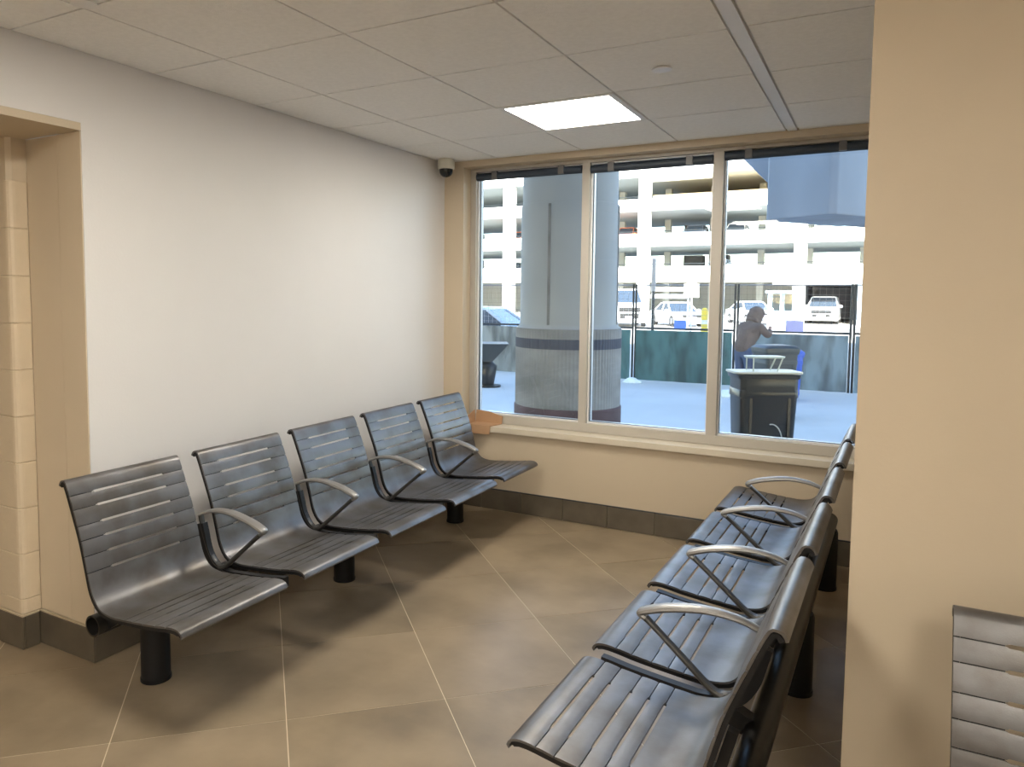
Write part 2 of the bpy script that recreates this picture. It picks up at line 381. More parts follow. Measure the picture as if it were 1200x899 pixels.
# ------------------------------------------------------------------ benches
def catmull(pts, n=12):
    P = [pts[0]]+pts+[pts[-1]]; out = []
    for i in range(1, len(P)-2):
        for k in range(n):
            t = k/n; a, b, c, d = P[i-1], P[i], P[i+1], P[i+2]
            out.append(tuple(.5*((2*b[j])+(-a[j]+c[j])*t+(2*a[j]-5*b[j]+4*c[j]-d[j])*t*t+(-a[j]+3*b[j]-3*c[j]+d[j])*t**3) for j in (0, 1)))
    out.append(pts[-1]); return out
PR = catmull([(-.022, .826), (-.012, .843), (.010, .846), (.026, .822), (.055, .754), (.10, .64), (.13, .535), (.152, .46), (.19, .412), (.25, .397), (.315, .400), (.455, .413), (.553, .427), (.595, .424), (.611, .408), (.606, .398)])
SL = [0]
for a, b in zip(PR[:-1], PR[1:]): SL.append(SL[-1]+math.dist(a, b))
def at(s):
    s = min(max(s, 0), SL[-1]-1e-6)
    for i in range(len(SL)-1):
        if SL[i+1] >= s:
            t = (s-SL[i])/max(SL[i+1]-SL[i], 1e-9); return (PR[i][0]+t*(PR[i+1][0]-PR[i][0]), PR[i][1]+t*(PR[i+1][1]-PR[i][1]))
def nrm(s):
    a, b = at(s-.006), at(s+.006); d = (b[0]-a[0], b[1]-a[1]); L = math.hypot(*d); return (-d[1]/L, d[0]/L)   # front / upper side
def s_where(test):
    for i in range(len(PR)-1):
        if test(PR[i], PR[i+1]): return SL[i]
gz = [.79, .742, .688, .633, .578, .522]; gu = [.325, .378, .432, .486, .540]
G = [s_where(lambda a, b, z=z: a[0] > .015 and a[1] >= z > b[1]) for z in gz] + [s_where(lambda a, b, u=u: a[0] < u <= b[0] and a[0] > .2) for u in gu]
HW = .25; SV = .152
def slat_mesh(name, s0, s1, n0, n1, ns):
    """strip between two grooves, notched in the middle where the slots are"""
    vs_ = [-HW, -SV-.004, -SV, SV, SV+.004, HW]; top = []; bot = []
    for vi, v in enumerate(vs_):
        mid = vi in (2, 3)
        a = s0+(.0042 if (mid and n0) else .0014 if n0 else 0); b = s1-(.0042 if (mid and n1) else .0014 if n1 else 0)
        for k in range(ns+1):
            t = k/ns; s = a+(b-a)*t; p = at(s); n = nrm(s)
            bul = .0014*(1-(2*t-1)**4) if (n0 and n1 and s1-s0 < .1) else .0014*min(1, (t if n0 else 1)*8, ((1-t) if n1 else 1)*8)
            top.append((p[0]+n[0]*bul, v, p[1]+n[1]*bul)); bot.append((p[0]-n[0]*.005, v, p[1]-n[1]*.005))
    N = ns+1; m_ = MB(); nv = len(top); fs = []
    for i in range(5):
        for k in range(ns):
            q = (i*N+k, i*N+k+1, (i+1)*N+k+1, (i+1)*N+k); fs.append(q); fs.append(tuple(nv+x for x in q[::-1]))
    for i in range(5):
        fs.append((i*N, (i+1)*N, nv+(i+1)*N, nv+i*N)); fs.append((i*N+ns, nv+i*N+ns, nv+(i+1)*N+ns, (i+1)*N+ns))
    for k in range(ns):
        fs.append((k, nv+k, nv+k+1, k+1)); fs.append((5*N+k, 5*N+k+1, nv+5*N+k+1, nv+5*N+k))
    m_.add(top+bot, fs); return m_.mesh(name, M['seat_metal'], smooth=True)
def rail(m_, v0, v1, s0, s1, o0, o1, n=40):
    secs = []
    for k in range(n+1):
        s = s0+(s1-s0)*k/n; p = at(s); nn = nrm(s)
        A = (p[0]+nn[0]*o0, p[1]+nn[1]*o0); B = (p[0]+nn[0]*o1, p[1]+nn[1]*o1)
        secs.append([(A[0], v0, A[1]), (A[0], v1, A[1]), (B[0], v1, B[1]), (B[0], v0, B[1])])
    return m_.loft(secs)
E_ = [0]+G+[SL[-1]]
SLATS = []
for k in range(len(E_)-1):
    if k == 6: continue                                            # the plain curved panel is the seat mesh itself
    SLATS.append(slat_mesh('slat', E_[k], E_[k+1], k > 0, k < len(E_)-2, 10 if k in (0, 11) else 5))
PANEL = slat_mesh('seat', G[5], G[6], True, True, 18)
RAILS = [rail(MB(), v0, v1, .002, SL[-1]-.004, -.0055, -.017).mesh('side_rail', M['black_metal']) for v0, v1 in ((-HW-.0005, -HW+.012), (HW-.012, HW+.0005))]
WEBS = [rail(MB(), v0, v1, G[0]-.02, G[-1]+.02, -.0055, -.009).mesh('edge_web', M['black_metal']) for v0, v1 in ((-HW+.0125, -SV-.006), (SV+.006, HW-.0125))]
def arm_sweep(m_, pts, ws, ts):
    """flat bar along (u, z) points, half width ws across, half thickness ts"""
    secs = []
    for i, p in enumerate(pts):
        a, b = pts[max(i-1, 0)], pts[min(i+1, len(pts)-1)]; d = (b[0]-a[0], b[1]-a[1]); L = math.hypot(*d); n = (-d[1]/L, d[0]/L)
        w_, t_ = ws[i], ts[i]; q = []
        for cx, cy in ((-1, -.3), (-.75, -1), (.75, -1), (1, -.3), (.9, .5), (.5, 1), (-.5, 1), (-.9, .5)):
            q.append((p[0]+n[0]*cy*t_, cx*w_, p[1]+n[1]*cy*t_))
        secs.append(q)
    return m_.loft(secs)
def lerp_list(a, n): return [a[int(i*(len(a)-1)/(n-1))]+(a[min(int(i*(len(a)-1)/(n-1))+1, len(a)-1)]-a[int(i*(len(a)-1)/(n-1))])*((i*(len(a)-1)/(n-1)) % 1) for i in range(n)]
atop = catmull([(.428, .566), (.444, .578), (.432, .589), (.36, .613), (.26, .630), (.165, .624), (.085, .596)], 6)[::-1]
ARM = arm_sweep(MB(), atop, lerp_list([.013, .018, .021, .022, .020, .015], len(atop)), lerp_list([.006, .008, .010, .010, .009, .008], len(atop))).mesh('armrest', M['arm_metal'], smooth=True)
st = catmull([(.436, .572), (.40, .543), (.31, .466), (.235, .402), (.20, .388)], 6)
STRUT = arm_sweep(MB(), st, lerp_list([.014, .012, .013, .018], len(st)), lerp_list([.008, .007, .008, .012], len(st))).mesh('arm_strut', M['strut_shaded'], smooth=True)
bk = catmull([(.088, .592), (.105, .53), (.135, .455), (.175, .402), (.225, .388)], 6)
BRK = arm_sweep(MB(), bk, [.014]*len(bk), lerp_list([.004, .005, .007, .011], len(bk))).mesh('arm_bracket', M['strut_shaded'], smooth=True)

def bench(loc, rz, nseat, label, leg_dv, arms=True, legs=None):
    root = empty('bench', loc, rz); tag(root, label, 'bench', 'five seat metal benches' if nseat == 5 else None)
    half = (nseat-1)/2*.6
    for k in range(nseat):
        v = -half+.6*k
        se = link('seat', PANEL, root, (0, v, 0))
        for me in SLATS: link('slat', me, se)
        for me in RAILS: link('side_rail', me, se)
        for me in WEBS: link('edge_web', me, se)
    ub, zb_ = .10, .315
    L0, L1 = -half-.237, half+.237
    b = MB().tube([(ub, L0+.02, zb_), (ub, L1-.02, zb_)], .040, 24, cap=False)
    b.tube([(ub, L1-.02, zb_), (ub, L0+.02, zb_)], .034, 24, cap=False)
    n = 24
    for y in (L0+.02, L1-.02):
        b.add([(ub+r*math.cos(2*math.pi*k/n), y, zb_+r*math.sin(2*math.pi*k/n)) for r in (.040, .034) for k in range(n)], [(k, (k+1) % n, n+(k+1) % n, n+k) for k in range(n)])
    be = b.build('beam', M['beam_metal'], root, smooth=True)
    MB().tube([(ub, L0+.06, zb_), (ub, L1-.06, zb_)], .0335, 20).build('beam_dark_plug', M['dark_hole'], be)  # dark plug stands for the shade inside the hollow tube
    for k in (legs if legs is not None else range(0, nseat, 2)):
        v = -half+.6*k+leg_dv
        MB().lathe([(.0585, 0), (.0585, .012), (.0555, .014), (.055, .30), (.05, .315)], (ub, v, 0), 28).build('leg', M['black_metal'], root, smooth=True)
    for k in range(nseat+1):
        v = -half-.3+.6*k + (.14 if k == 0 else -.14 if k == nseat else 0)
        m_ = MB(); o = -.0185 if k in (0, nseat) else -.010
        s0, s1 = s_where(lambda a, b: a[0] > .02 and a[1] >= .56 > b[1]), s_where(lambda a, b: a[0] < .56 <= b[0] and a[0] > .3)
        rail(m_, v-.013, v+.013, s0, s1, o, o-.024 if k in (0, nseat) else o-.040)
        m_.prism([(.085, .35), (.12, .352), (.20, .388), (.27, .38), (.15, .305), (.08, .30)], v-.022, v+.022, axis='y')
        m_.build('seat_bracket', M['black_metal'], root)
    if arms:
        for k in range(1, nseat):
            v = -half-.3+.6*k
            a = link('armrest', ARM, root, (0, v, 0)); link('arm_strut', STRUT, a); link('arm_bracket', BRK, a)
    return root
YC = 1.862+1.2
bench((-2.545, YC, 0), 0, 5, 'grey slotted metal five seat bench along the white left wall', .05)
bench((-.128, YC, 0), math.pi+R(-1.2), 5, 'grey slotted metal five seat bench on the right, seen from behind its end', -.03)
bench((.165+.25+.3, 1.943, 0), -math.pi/2, 2, 'grey slotted seat back at the lower right corner against the beige partition', 0, arms=True, legs=(0, 1))

# ------------------------------------------------------------------ outside: ground and unseen mass for shade
GZ = -.3
gnd = struct('ground', MB().box((-90, 4.95, GZ-.3), (60, 19.0, GZ)), M['pavement'], 'pale concrete pavement outside the window', 'pavement')
struct('ground_road', MB().box((-90, 19.0, GZ-.3), (60, 120, GZ)), M['road'], 'sunlit roadway beyond the fence', 'road')
struct('upper_shade_mass', MB().box((-14, -12, 2.76), (14, 4.95, 10.6)), M['shade_mass'], 'unseen upper mass over the waiting room, raised to shade the street', 'building')  # unseen; height set so its shadow covers pavement, fence and pier cap

# round concrete column
cc = empty('concrete_column', (-2.55, 6.63, GZ)); tag(cc, 'thick round grey concrete column just outside the window', 'column')
MB().lathe([(.50, 0), (.50, .80), (.492, .81)], (0, 0, 0), 64).build('red_base', M['base_red'], cc, smooth=True)['label'] = 'faded dark red painted base'
pr = []; 
m_ = MB(); n = 180; vs = []; fs = []
zs = (.81, 1.50)
ring = lambda z, rr: [((rr+(.004 if k % 2 else 0))*math.cos(2*math.pi*k/n), (rr+(.004 if k % 2 else 0))*math.sin(2*math.pi*k/n), z) for k in range(n)]
def ribbed(z0, z1, name, m, r=.487):
    a, b = ring(z0, r), ring(z1, r); q = MB(); q.add(a+b, [(k, (k+1) % n, n+(k+1) % n, n+k) for k in range(n)]+[tuple(range(n))[::-1], tuple(range(n, 2*n))]); return q.build(name, m, cc)
ribbed(.81, 1.345, 'ribbed_collar', M['concrete_ribbed'])
ribbed(1.345, 1.435, 'dark_stripe', M['stripe'], .4875)['label'] = 'dark band around the column'
ribbed(1.435, 1.525, 'ribbed_collar', M['concrete_ribbed'])
MB().lathe([(.487, 1.525), (.46, 1.545), (.452, 1.57), (.450, 2.64), (.446, 2.65)], (0, 0, 0), 64).build('shaft', M['concrete'], cc, smooth=True)
MB().lathe([(.440, 2.65), (.437, 2.66), (.437, 4.985)], (0, 0, 0), 64).build('upper_shaft', M['concrete'], cc, smooth=True)
for a in (-92, 6, 120):
    o = MB().box((-.012, -.008, 1.56), (.012, .008, 2.63)).build('seam', M['concrete_ribbed'], cc)
    o.location = (.450*math.cos(R(a)), .450*math.sin(R(a)), 0); o.rotation_euler = (0, 0, R(a)+math.pi/2)
tag(MB().box((-14, 6.1, 4.70), (10, 7.2, 5.8)).build('overhead_girder', M['concrete'], bevel=.03), 'concrete girder carried by the round column, above the view', 'girder')

# pier cap overhead at the upper right
pc = empty('pier_cap', (-2.06, 15.85, 3.0), math.atan2(2.7, 1.65)); tag(pc, 'big concrete pier cap, its shade put in as blue grey, hanging over the fence at upper right', 'pier cap')
MB().prism([(0.05, 0), (2.3, 0), (2.3, -1.5), (0.05, -1.5), (-.05, -1.4), (-.05, -.1)], 0, 2.4).build('cap_block', M['cap_concrete'], pc, bevel=.03)
MB().prism([(2.31, -.14), (6.5, -.14), (6.5, -1.6), (2.31, -1.6)], .0, 2.6).build('cap_step', M['cap_concrete'], pc, bevel=.02)
o = MB().prism([(-3.4, 5.2), (-2.0, 5.2), (-2.0, 3.72)], 17.4, 18.6, axis='y').build('haunch', M['cap_concrete'], pc)
o.matrix_parent_inverse = (Matrix.Translation(pc.location) @ Matrix.Rotation(pc.rotation_euler.z, 4, 'Z')).inverted()
MB().lathe([(.55, -3.3), (.55, .02)], (5.6, -.6, 0), 40).build('pier', M['cap_concrete'], pc, smooth=True)
o = MB().lathe([(.05, -.01), (.08, 0), (.08, .04)], (0, 0, 0), 14).build('bolt_plate', M['bead'], pc)
o.location = (.12, .06, 1.75); o.rotation_euler = (R(90), 0, 0)

# ------------------------------------------------------------------ fence at y = 16
FYc = 16.0
posts_x = [-4.64+2.09*k for k in range(-5, 5)]
fab = {-10.91: 'grey'}
for k, (x0, x1) in enumerate(zip(posts_x[:-1], posts_x[1:])):
    if k < 2: continue
    t = empty('temporary_fence', ((x0+x1)/2, FYc, GZ)); hw = (x1-x0)/2-.03
    px = (x0+x1)/2
    kind = 'grey' if px < -6.5 else 'teal' if px < -2.6 else 'blue'
    lab = {0: 'grey screened fence panel far off to the left', 3: 'grey screened fence panel left of the round column', 4: 'fence panel with teal screen behind the round column', 5: 'fence panel with dark teal screen in the middle pane',
           6: 'fence panel with wrinkled blue screen behind the bins', 7: 'blue screened fence panel half hidden at the right edge'}.get(k, 'grey screened fence panel left of the view' if k < 4 else 'blue screened fence panel right of the view')
    if k in (1, 2): lab = 'grey screened fence panel left of the view'
    tag(t, lab, 'fence', 'screened fence panels')
    for s_ in (-1, 1):
        MB().tube([(s_*hw, 0, 0), (s_*hw, 0, 2.07)], .022, 10).build('post', M['dark_post'], t)
    MB().tube([(-hw, 0, 2.05), (hw, 0, 2.05)], .012, 8).build('rail', M['galv'], t)
    MB().tube([(-hw, 0, 1.13), (hw, 0, 1.13)], .022, 8).build('rail', M['dark_post'], t)
    # wrinkled screen cloth
    rnd = random.Random(k); nx, nz = 28, 8; q = MB(); vs = []
    ph = [rnd.uniform(0, 6) for _ in range(4)]
    for side in (0, 1):
        for j in range(nz+1):
            for i in range(nx+1):
                x = -hw+.03+(2*hw-.06)*i/nx; z = .015+1.075*j/nz
                d = .016*math.sin(x*9+ph[0]+z*2)+.012*math.sin(x*17-z*4+ph[1])+.01*math.sin(z*8+x*3+ph[2])
                vs.append((x, -.075+d+side*.008, z))
    N = nx+1; A = (nz+1)*N; fs = []
    for j in range(nz):
        for i in range(nx):
            f = (j*N+i, j*N+i+1, (j+1)*N+i+1, (j+1)*N+i); fs.append(f); fs.append(tuple(A+x for x in f[::-1]))
    for i in range(nx): fs.append((i, A+i, A+i+1, i+1)); fs.append((nz*N+i, nz*N+i+1, A+nz*N+i+1, A+nz*N+i))
    q.add(vs, fs).build('screen_cloth', M['fabric_'+kind], t, smooth=True)
    q = MB()
    for i in range(int(2*hw/.11)): q.box((-hw+.05+.11*i, -.003, 1.15), (-hw+.055+.11*i, .002, 2.04))
    for j in range(8): q.box((-hw+.02, -.003, 1.2+.11*j), (hw-.02, .002, 1.205+.11*j))
    q.build('wire_mesh', M['galv'], t)['kind'] = 'stuff'

def sheet_sign(name, lab, x0, x1, z0, z1, y, m):
    t = empty(name, ((x0+x1)/2, y, z0)); tag(t, lab, 'sign')
    MB().box((-(x1-x0)/2, -.006, 0), ((x1-x0)/2, .006, z1-z0)).build('sign_plate', m, t)
    for s_ in (-1, 1): MB().tube([(s_*(x1-x0)*.4, .0, z1-z0-.02), (s_*(x1-x0)*.4, .045, z1-z0-.02)], .006, 6).build('tie', M['galv'], t)
    return t
sheet_sign('fence_sign', 'blank blue board tied to the fence in the middle pane', -3.78, -3.53, .84, 1.02, 15.95, M['sign_blue'])
t = sheet_sign('fence_sign', 'blank lilac board tied to the fence in the right pane', -1.62, -1.30, .84, 1.06, 15.95, M['sign_lilac'])

# ------------------------------------------------------------------ bins
def wheelie(name, lab, loc, rz, w_, d_, h, m, lid='flat', logo=False):
    t = empty(name, loc, rz); tag(t, lab, 'bin', None)
    def sec(z, a, b, r=.05):
        q = []
        for cx, cy, a0 in ((1, 1, 0), (-1, 1, 90), (-1, -1, 180), (1, -1, 270)):
            for k in range(4):
                an = R(a0+30*k); q.append((cx*(a-r)+r*math.cos(an), cy*(b-r)+r*math.sin(an), z))
        return q
    a, b = w_/2, d_/2
    MB().loft([sec(.06, a*.80, b*.74), sec(.10, a*.82, b*.78), sec(h*.80, a*.93, b*.95), sec(h*.805, a*.955, b*.97), sec(h*.86, a*.955, b*.97), sec(h*.865, a*.94, b*.95), sec(h-.05, a*.95, b*.96)]).build('bin_body', m, t, smooth=True)
    MB().loft([sec(h-.05, a*1.0, b*1.0), sec(h-.012, a*1.03, b*1.02)]).build('rim', m, t, smooth=True)
    for s_ in (-1, 1):
        MB().box((s_*a*.62-.012, -b*.965, .12), (s_*a*.62+.012, -b*.80, h*.8)).build('rib', m, t)
        MB().tube([(s_*a*.78-.03, b*.72, .11), (s_*a*.78+.03, b*.72, .11)], .11, 20).build('wheel', M['tyre'], t)
    MB().tube([(-a*.6, b*1.08, h-.04), (a*.6, b*1.08, h-.04)], .018, 10).build('handle', m, t)
    for s_ in (-1, 1): MB().box((s_*a*.6-.015, b*.95, h-.055), (s_*a*.6+.015, b*1.08, h-.025)).build('handle_arm', m, t)
    if lid == 'dome':
        MB().loft([sec(h-.01, a*1.05, b*1.04), sec(h+.04, a*1.05, b*1.04), sec(h+.075, a*.9, b*.9, .08), sec(h+.085, a*.6, b*.6, .08)]).build('lid', m, t, smooth=True)
    return t, sec
# front bin, open under a raised plate on posts
ang = math.atan2(.31, .54)
b1, sec = wheelie('wheeled_bin', 'black wheeled bin with a raised pale lid plate outside the right pane', (-.92, 7.38, GZ), ang, .56, .34, 1.13, M['bin_dark'], lid=None)
MB().loft([sec(1.126, .31, .155), sec(1.142, .31, .155)]).build('rim_plate', M['bin_lidplate'], b1)['label'] = 'pale plate around the bin mouth'
for (x, y), (x2, y2) in (((-.13, -.08), (-.13, -.08)), ((.09, -.08), (.14, -.07)), ((-.13, .08), (-.13, .08)), ((.09, .08), (.14, .07))):
    MB().tube([(x, y, 1.14), (x2, y2, 1.265)], .007, 8).build('lid_post', M['bin_lidplate'], b1)
MB().loft([sec(1.262, .165, .09), sec(1.278, .17, .10)]).build('lid_plate', M['bin_lidplate'], b1)
q = MB()
q.tube([(0.02+.10*math.cos(R(a)), -.160+.0*a, .50+.17*math.sin(R(a))) for a in range(100, -30, -10)], .006, 6)
q.tube([(-.06+.12*math.cos(R(a)), -.158, .22+.10*math.sin(R(a))) for a in range(150, -20, -10)], .006, 6)
q.build('scuff', M['concrete'], b1)['label'] = 'pale curved scuff on the front'
wheelie('wheeled_bin', 'dark grey wheeled bin with a domed lid beside the stooping person', (-1.36, 12.10, GZ), ang+.1, .52, .48, 1.02, M['bin_grey'], lid='dome')
wheelie('wheeled_bin', 'blue wheeled bin near the fence, half hidden by the grey bin', (-1.42, 14.3, GZ), ang, .44, .46, .82, M['bin_blue'], lid='dome')
# dark hopper cart at the far left of the left pane
t = empty('hopper_cart', (-6.76, 13.2, GZ), .5); t.scale = (1.1, 1.0, .70); tag(t, 'dark tapered hopper on a round foot behind the left edge of the window', 'cart')
MB().loft([[(-.12, -.2, .74), (.08, -.2, .74), (.08, .2, .74), (-.12, .2, .74)], [(-.45, -.36, 1.20), (.33, -.36, 1.20), (.33, .36, 1.20), (-.45, .36, 1.20)], [(-.45, -.36, 1.25), (.36, -.38, 1.25), (.36, .38, 1.25), (-.45, .36, 1.25)]]).build('hopper', M['bin_grey'], t)
MB().lathe([(.13, .04), (.16, .30), (.19, .60), (.10, .745)], (-.02, 0, 0), 24).build('pedestal', M['bin_dark'], t, smooth=True)
MB().lathe([(.24, 0), (.24, .05), (.13, .07)], (0, 0, 0), 24).build('foot', M['bin_dark'], t, smooth=True)

# lumps of snow by the fence
def lump(lab, loc, s, seed):
    rnd = random.Random(seed); me = bpy.data.meshes.new('snow_lump'); bm = bmesh.new(); bmesh.ops.create_icosphere(bm, subdivisions=3, radius=1)
    for v in bm.verts:
        d = 1+.16*math.sin(v.co.x*5+seed)+.14*math.sin(v.co.y*6+2*seed)
        v.co = Vector((v.co.x*s[0]*d, v.co.y*s[1]*d, max(v.co.z, 0)*s[2]*d))
    bm.to_mesh(me); bm.free(); me.materials.append(M['snow'])
    for p in me.polygons: p.use_smooth = True
    return tag(link('snow_lump', me, None, loc), lab, 'snow')
lump('white lump of old snow at the fence foot in the middle pane', (-4.50, 15.45, GZ), (.20, .15, .10), 2)
lump('white lump of old snow left of the black bin', (-2.42, 14.2, GZ), (.26, .2, .14), 5)

# ------------------------------------------------------------------ person
def skin_obj(name, m, parent, verts, edges, rad, root=0, sub=2, loc=None):
    me = bpy.data.meshes.new(name); me.from_pydata(verts, edges, [])
    o = bpy.data.objects.new(name, me); COL.objects.link(o); o.parent = parent
    o.modifiers.new('skin', 'SKIN'); sv = me.skin_vertices[0].data
    for i, r in enumerate(rad):
        sv[i].radius = (r, r) if not hasattr(r, '__len__') else r
        sv[i].use_root = (i == root)
    s = o.modifiers.new('sub', 'SUBSURF'); s.levels = sub; s.render_levels = sub
    me.materials.append(m); return o
pe = empty('person', (-2.17, 14.55, GZ), R(60)); tag(pe, 'person in a brown hooded jacket stooping over the grey bin', 'person')
# x forward, y left
V = []; Ed = []; Ra = []
def chain(pts, rs, start=None):
    prev = start; ids = []
    for p, r in zip(pts, rs):
        V.append(p); Ra.append(r); i = len(V)-1; ids.append(i)
        if prev is not None: Ed.append((prev, i))
        prev = i
    return ids
core = chain([(0, 0, .90), (.05, 0, 1.02), (.12, 0, 1.16), (.20, 0, 1.27), (.25, 0, 1.335), (.285, 0, 1.38), (.315, 0, 1.45)], [.13, .125, .13, .12, .055, .075, .085])
hands = {}
for s_ in (1, -1):
    chain([(-.01, .09*s_, .82), (.04, .10*s_, .47), (-.04, .11*s_, .09), (.07, .12*s_, .04)], [.09, .062, .043, .038], core[0])
    el, wr = ((.30, .30, 1.06), (.46, .22, 1.20)) if s_ == 1 else ((.36, -.24, 1.10), (.53, -.14, 1.22))
    ids = chain([(.20, .17*s_, 1.26), el, wr], [.06, .043, .030], core[3])
    d = (Vector(wr)-Vector(el)).normalized(); palm = Vector(wr)+d*.06
    pi = chain([tuple(palm)], [.034], ids[-1])[0]
    for f in range(4):
        off = Vector((0, (f-1.5)*.021, .004*(1-abs(f-1.5)))); L = (.030, .036, .034, .026)[f]
        p0 = palm+d*.025+off
        chain([tuple(p0), tuple(p0+d*L+Vector((0, 0, -.012))), tuple(p0+d*L*1.5+Vector((0, 0, -.035)))], [.009, .009, .008], pi)
    p0 = palm+Vector((0, -.035*s_, -.005)); chain([tuple(p0), tuple(p0+d*.04+Vector((0, -.012*s_, -.01)))], [.010, .009], pi)
skin_obj('body', M['skin'], pe, V, Ed, Ra, 0, 1)
def cloth(name, m, chains, sub=2):
    V.clear(); Ed.clear(); Ra.clear()
    first = None; refs = {}
    for key, start, pts, rs in chains:
        refs[key] = chain(pts, rs, None if start is None else refs[start[0]][start[1]])
    return skin_obj(name, m, pe, list(V), list(Ed), list(Ra), 0, sub)
cloth('jacket', M['cloth_brown'], [
    ('t', None, [(-.04, 0, .76), (.01, 0, .93), (.09, 0, 1.10), (.17, 0, 1.24), (.215, 0, 1.31), (.245, 0, 1.35)], [(.17, .19), (.175, .19), (.175, .19), (.165, .20), .12, .09]),
    ('l', ('t', 3), [(.20, .20, 1.25), (.30, .305, 1.06), (.44, .235, 1.18)], [.088, .070, .052]),
    ('r', ('t', 3), [(.20, -.20, 1.25), (.36, -.245, 1.10), (.505, -.155, 1.205)], [.088, .070, .052])])
cloth('trousers', M['cloth_jean'], [
    ('p', None, [(.01, 0, .96), (0, 0, .84)], [.15, .14]),
    ('l', ('p', 1), [(0, .095, .76), (.04, .10, .47), (-.04, .11, .12)], [.105, .082, .068]),
    ('r', ('p', 1), [(0, -.095, .76), (.04, -.10, .47), (-.04, -.11, .12)], [.105, .082, .068])])
for s_ in (1, -1):
    cl = MB().loft([[(x, .115*s_+y, z) for y, z in ((-.045*k, 0), (.045*k, 0), (.04*k, h), (-.04*k, h))] for x, k, h in ((-.10, .8, .08), (-.04, 1, .10), (.06, 1.05, .07), (.13, .9, .05), (.17, .5, .035))]).build('shoe', M['shoe'], pe, smooth=True, bevel=.008)
# head with face, hood around it
hb = bmesh.new(); bmesh.ops.create_uvsphere(hb, u_segments=24, v_segments=16, radius=1)
for v in hb.verts:
    x, y, z = v.co
    jaw = 1-.22*max(0, -z)
    v.co = Vector((x*.098*jaw, y*.078*jaw, z*.122))
    if x > .8 and abs(y) < .22 and -.35 < z < .1: v.co.x += .018
    if x > .7 and .2 < abs(y) < .5 and 0 < z < .2: v.co.x -= .008
    if x > .8 and abs(y) < .35 and -.62 < z < -.45: v.co.x += .006
me = bpy.data.meshes.new('head'); hb.to_mesh(me); hb.free(); me.materials.append(M['skin'])
for p in me.polygons: p.use_smooth = True
hd = link('head', me, pe, (.335, 0, 1.465)); hd.rotation_euler = (0, R(28), R(-12))
for s_ in (1, -1):
    q = MB().lathe([(.002, -.010), (.010, -.006), (.012, 0), (.010, .006), (.002, .010)], (.088, .03*s_, .012), 10).build('eye', M['hair'], hd)
    MB().lathe([(.004, -.028), (.012, -.016), (.014, 0), (.012, .016), (.004, .028)], (0, .079*s_, 0), 10).build('ear', M['skin'], hd)
hb = bmesh.new(); bmesh.ops.create_uvsphere(hb, u_segments=28, v_segments=18, radius=1)
dele = []
for v in hb.verts:
    x, y, z = v.co
    if x > .62 and -.75 < z < .72: dele.append(v)
    fold = 1+.05*math.sin(z*11+x*3)+.03*math.sin(y*9)
    v.co = Vector((x*.128*fold-.012, y*.112*fold, z*.148-.005-.03*max(0, -z)*(1-x)))
bmesh.ops.delete(hb, geom=dele, context='VERTS')
me = bpy.data.meshes.new('hood'); hb.to_mesh(me); hb.free(); me.materials.append(M['cloth_brown'])
for p in me.polygons: p.use_smooth = True
ho = link('hood', me, pe, (.325, 0, 1.465)); ho.rotation_euler = (0, R(28), R(-12)); ho.scale = (1.12, 1.15, 1.1)
sm = ho.modifiers.new('thick', 'SOLIDIFY'); sm.thickness = .014; sm.offset = 1
# hood gather where it meets the jacket
cloth('hood_neck', M['cloth_brown'], [('t', None, [(.20, 0, 1.30), (.255, 0, 1.36), (.29, 0, 1.41)], [.165, .15, .125])])

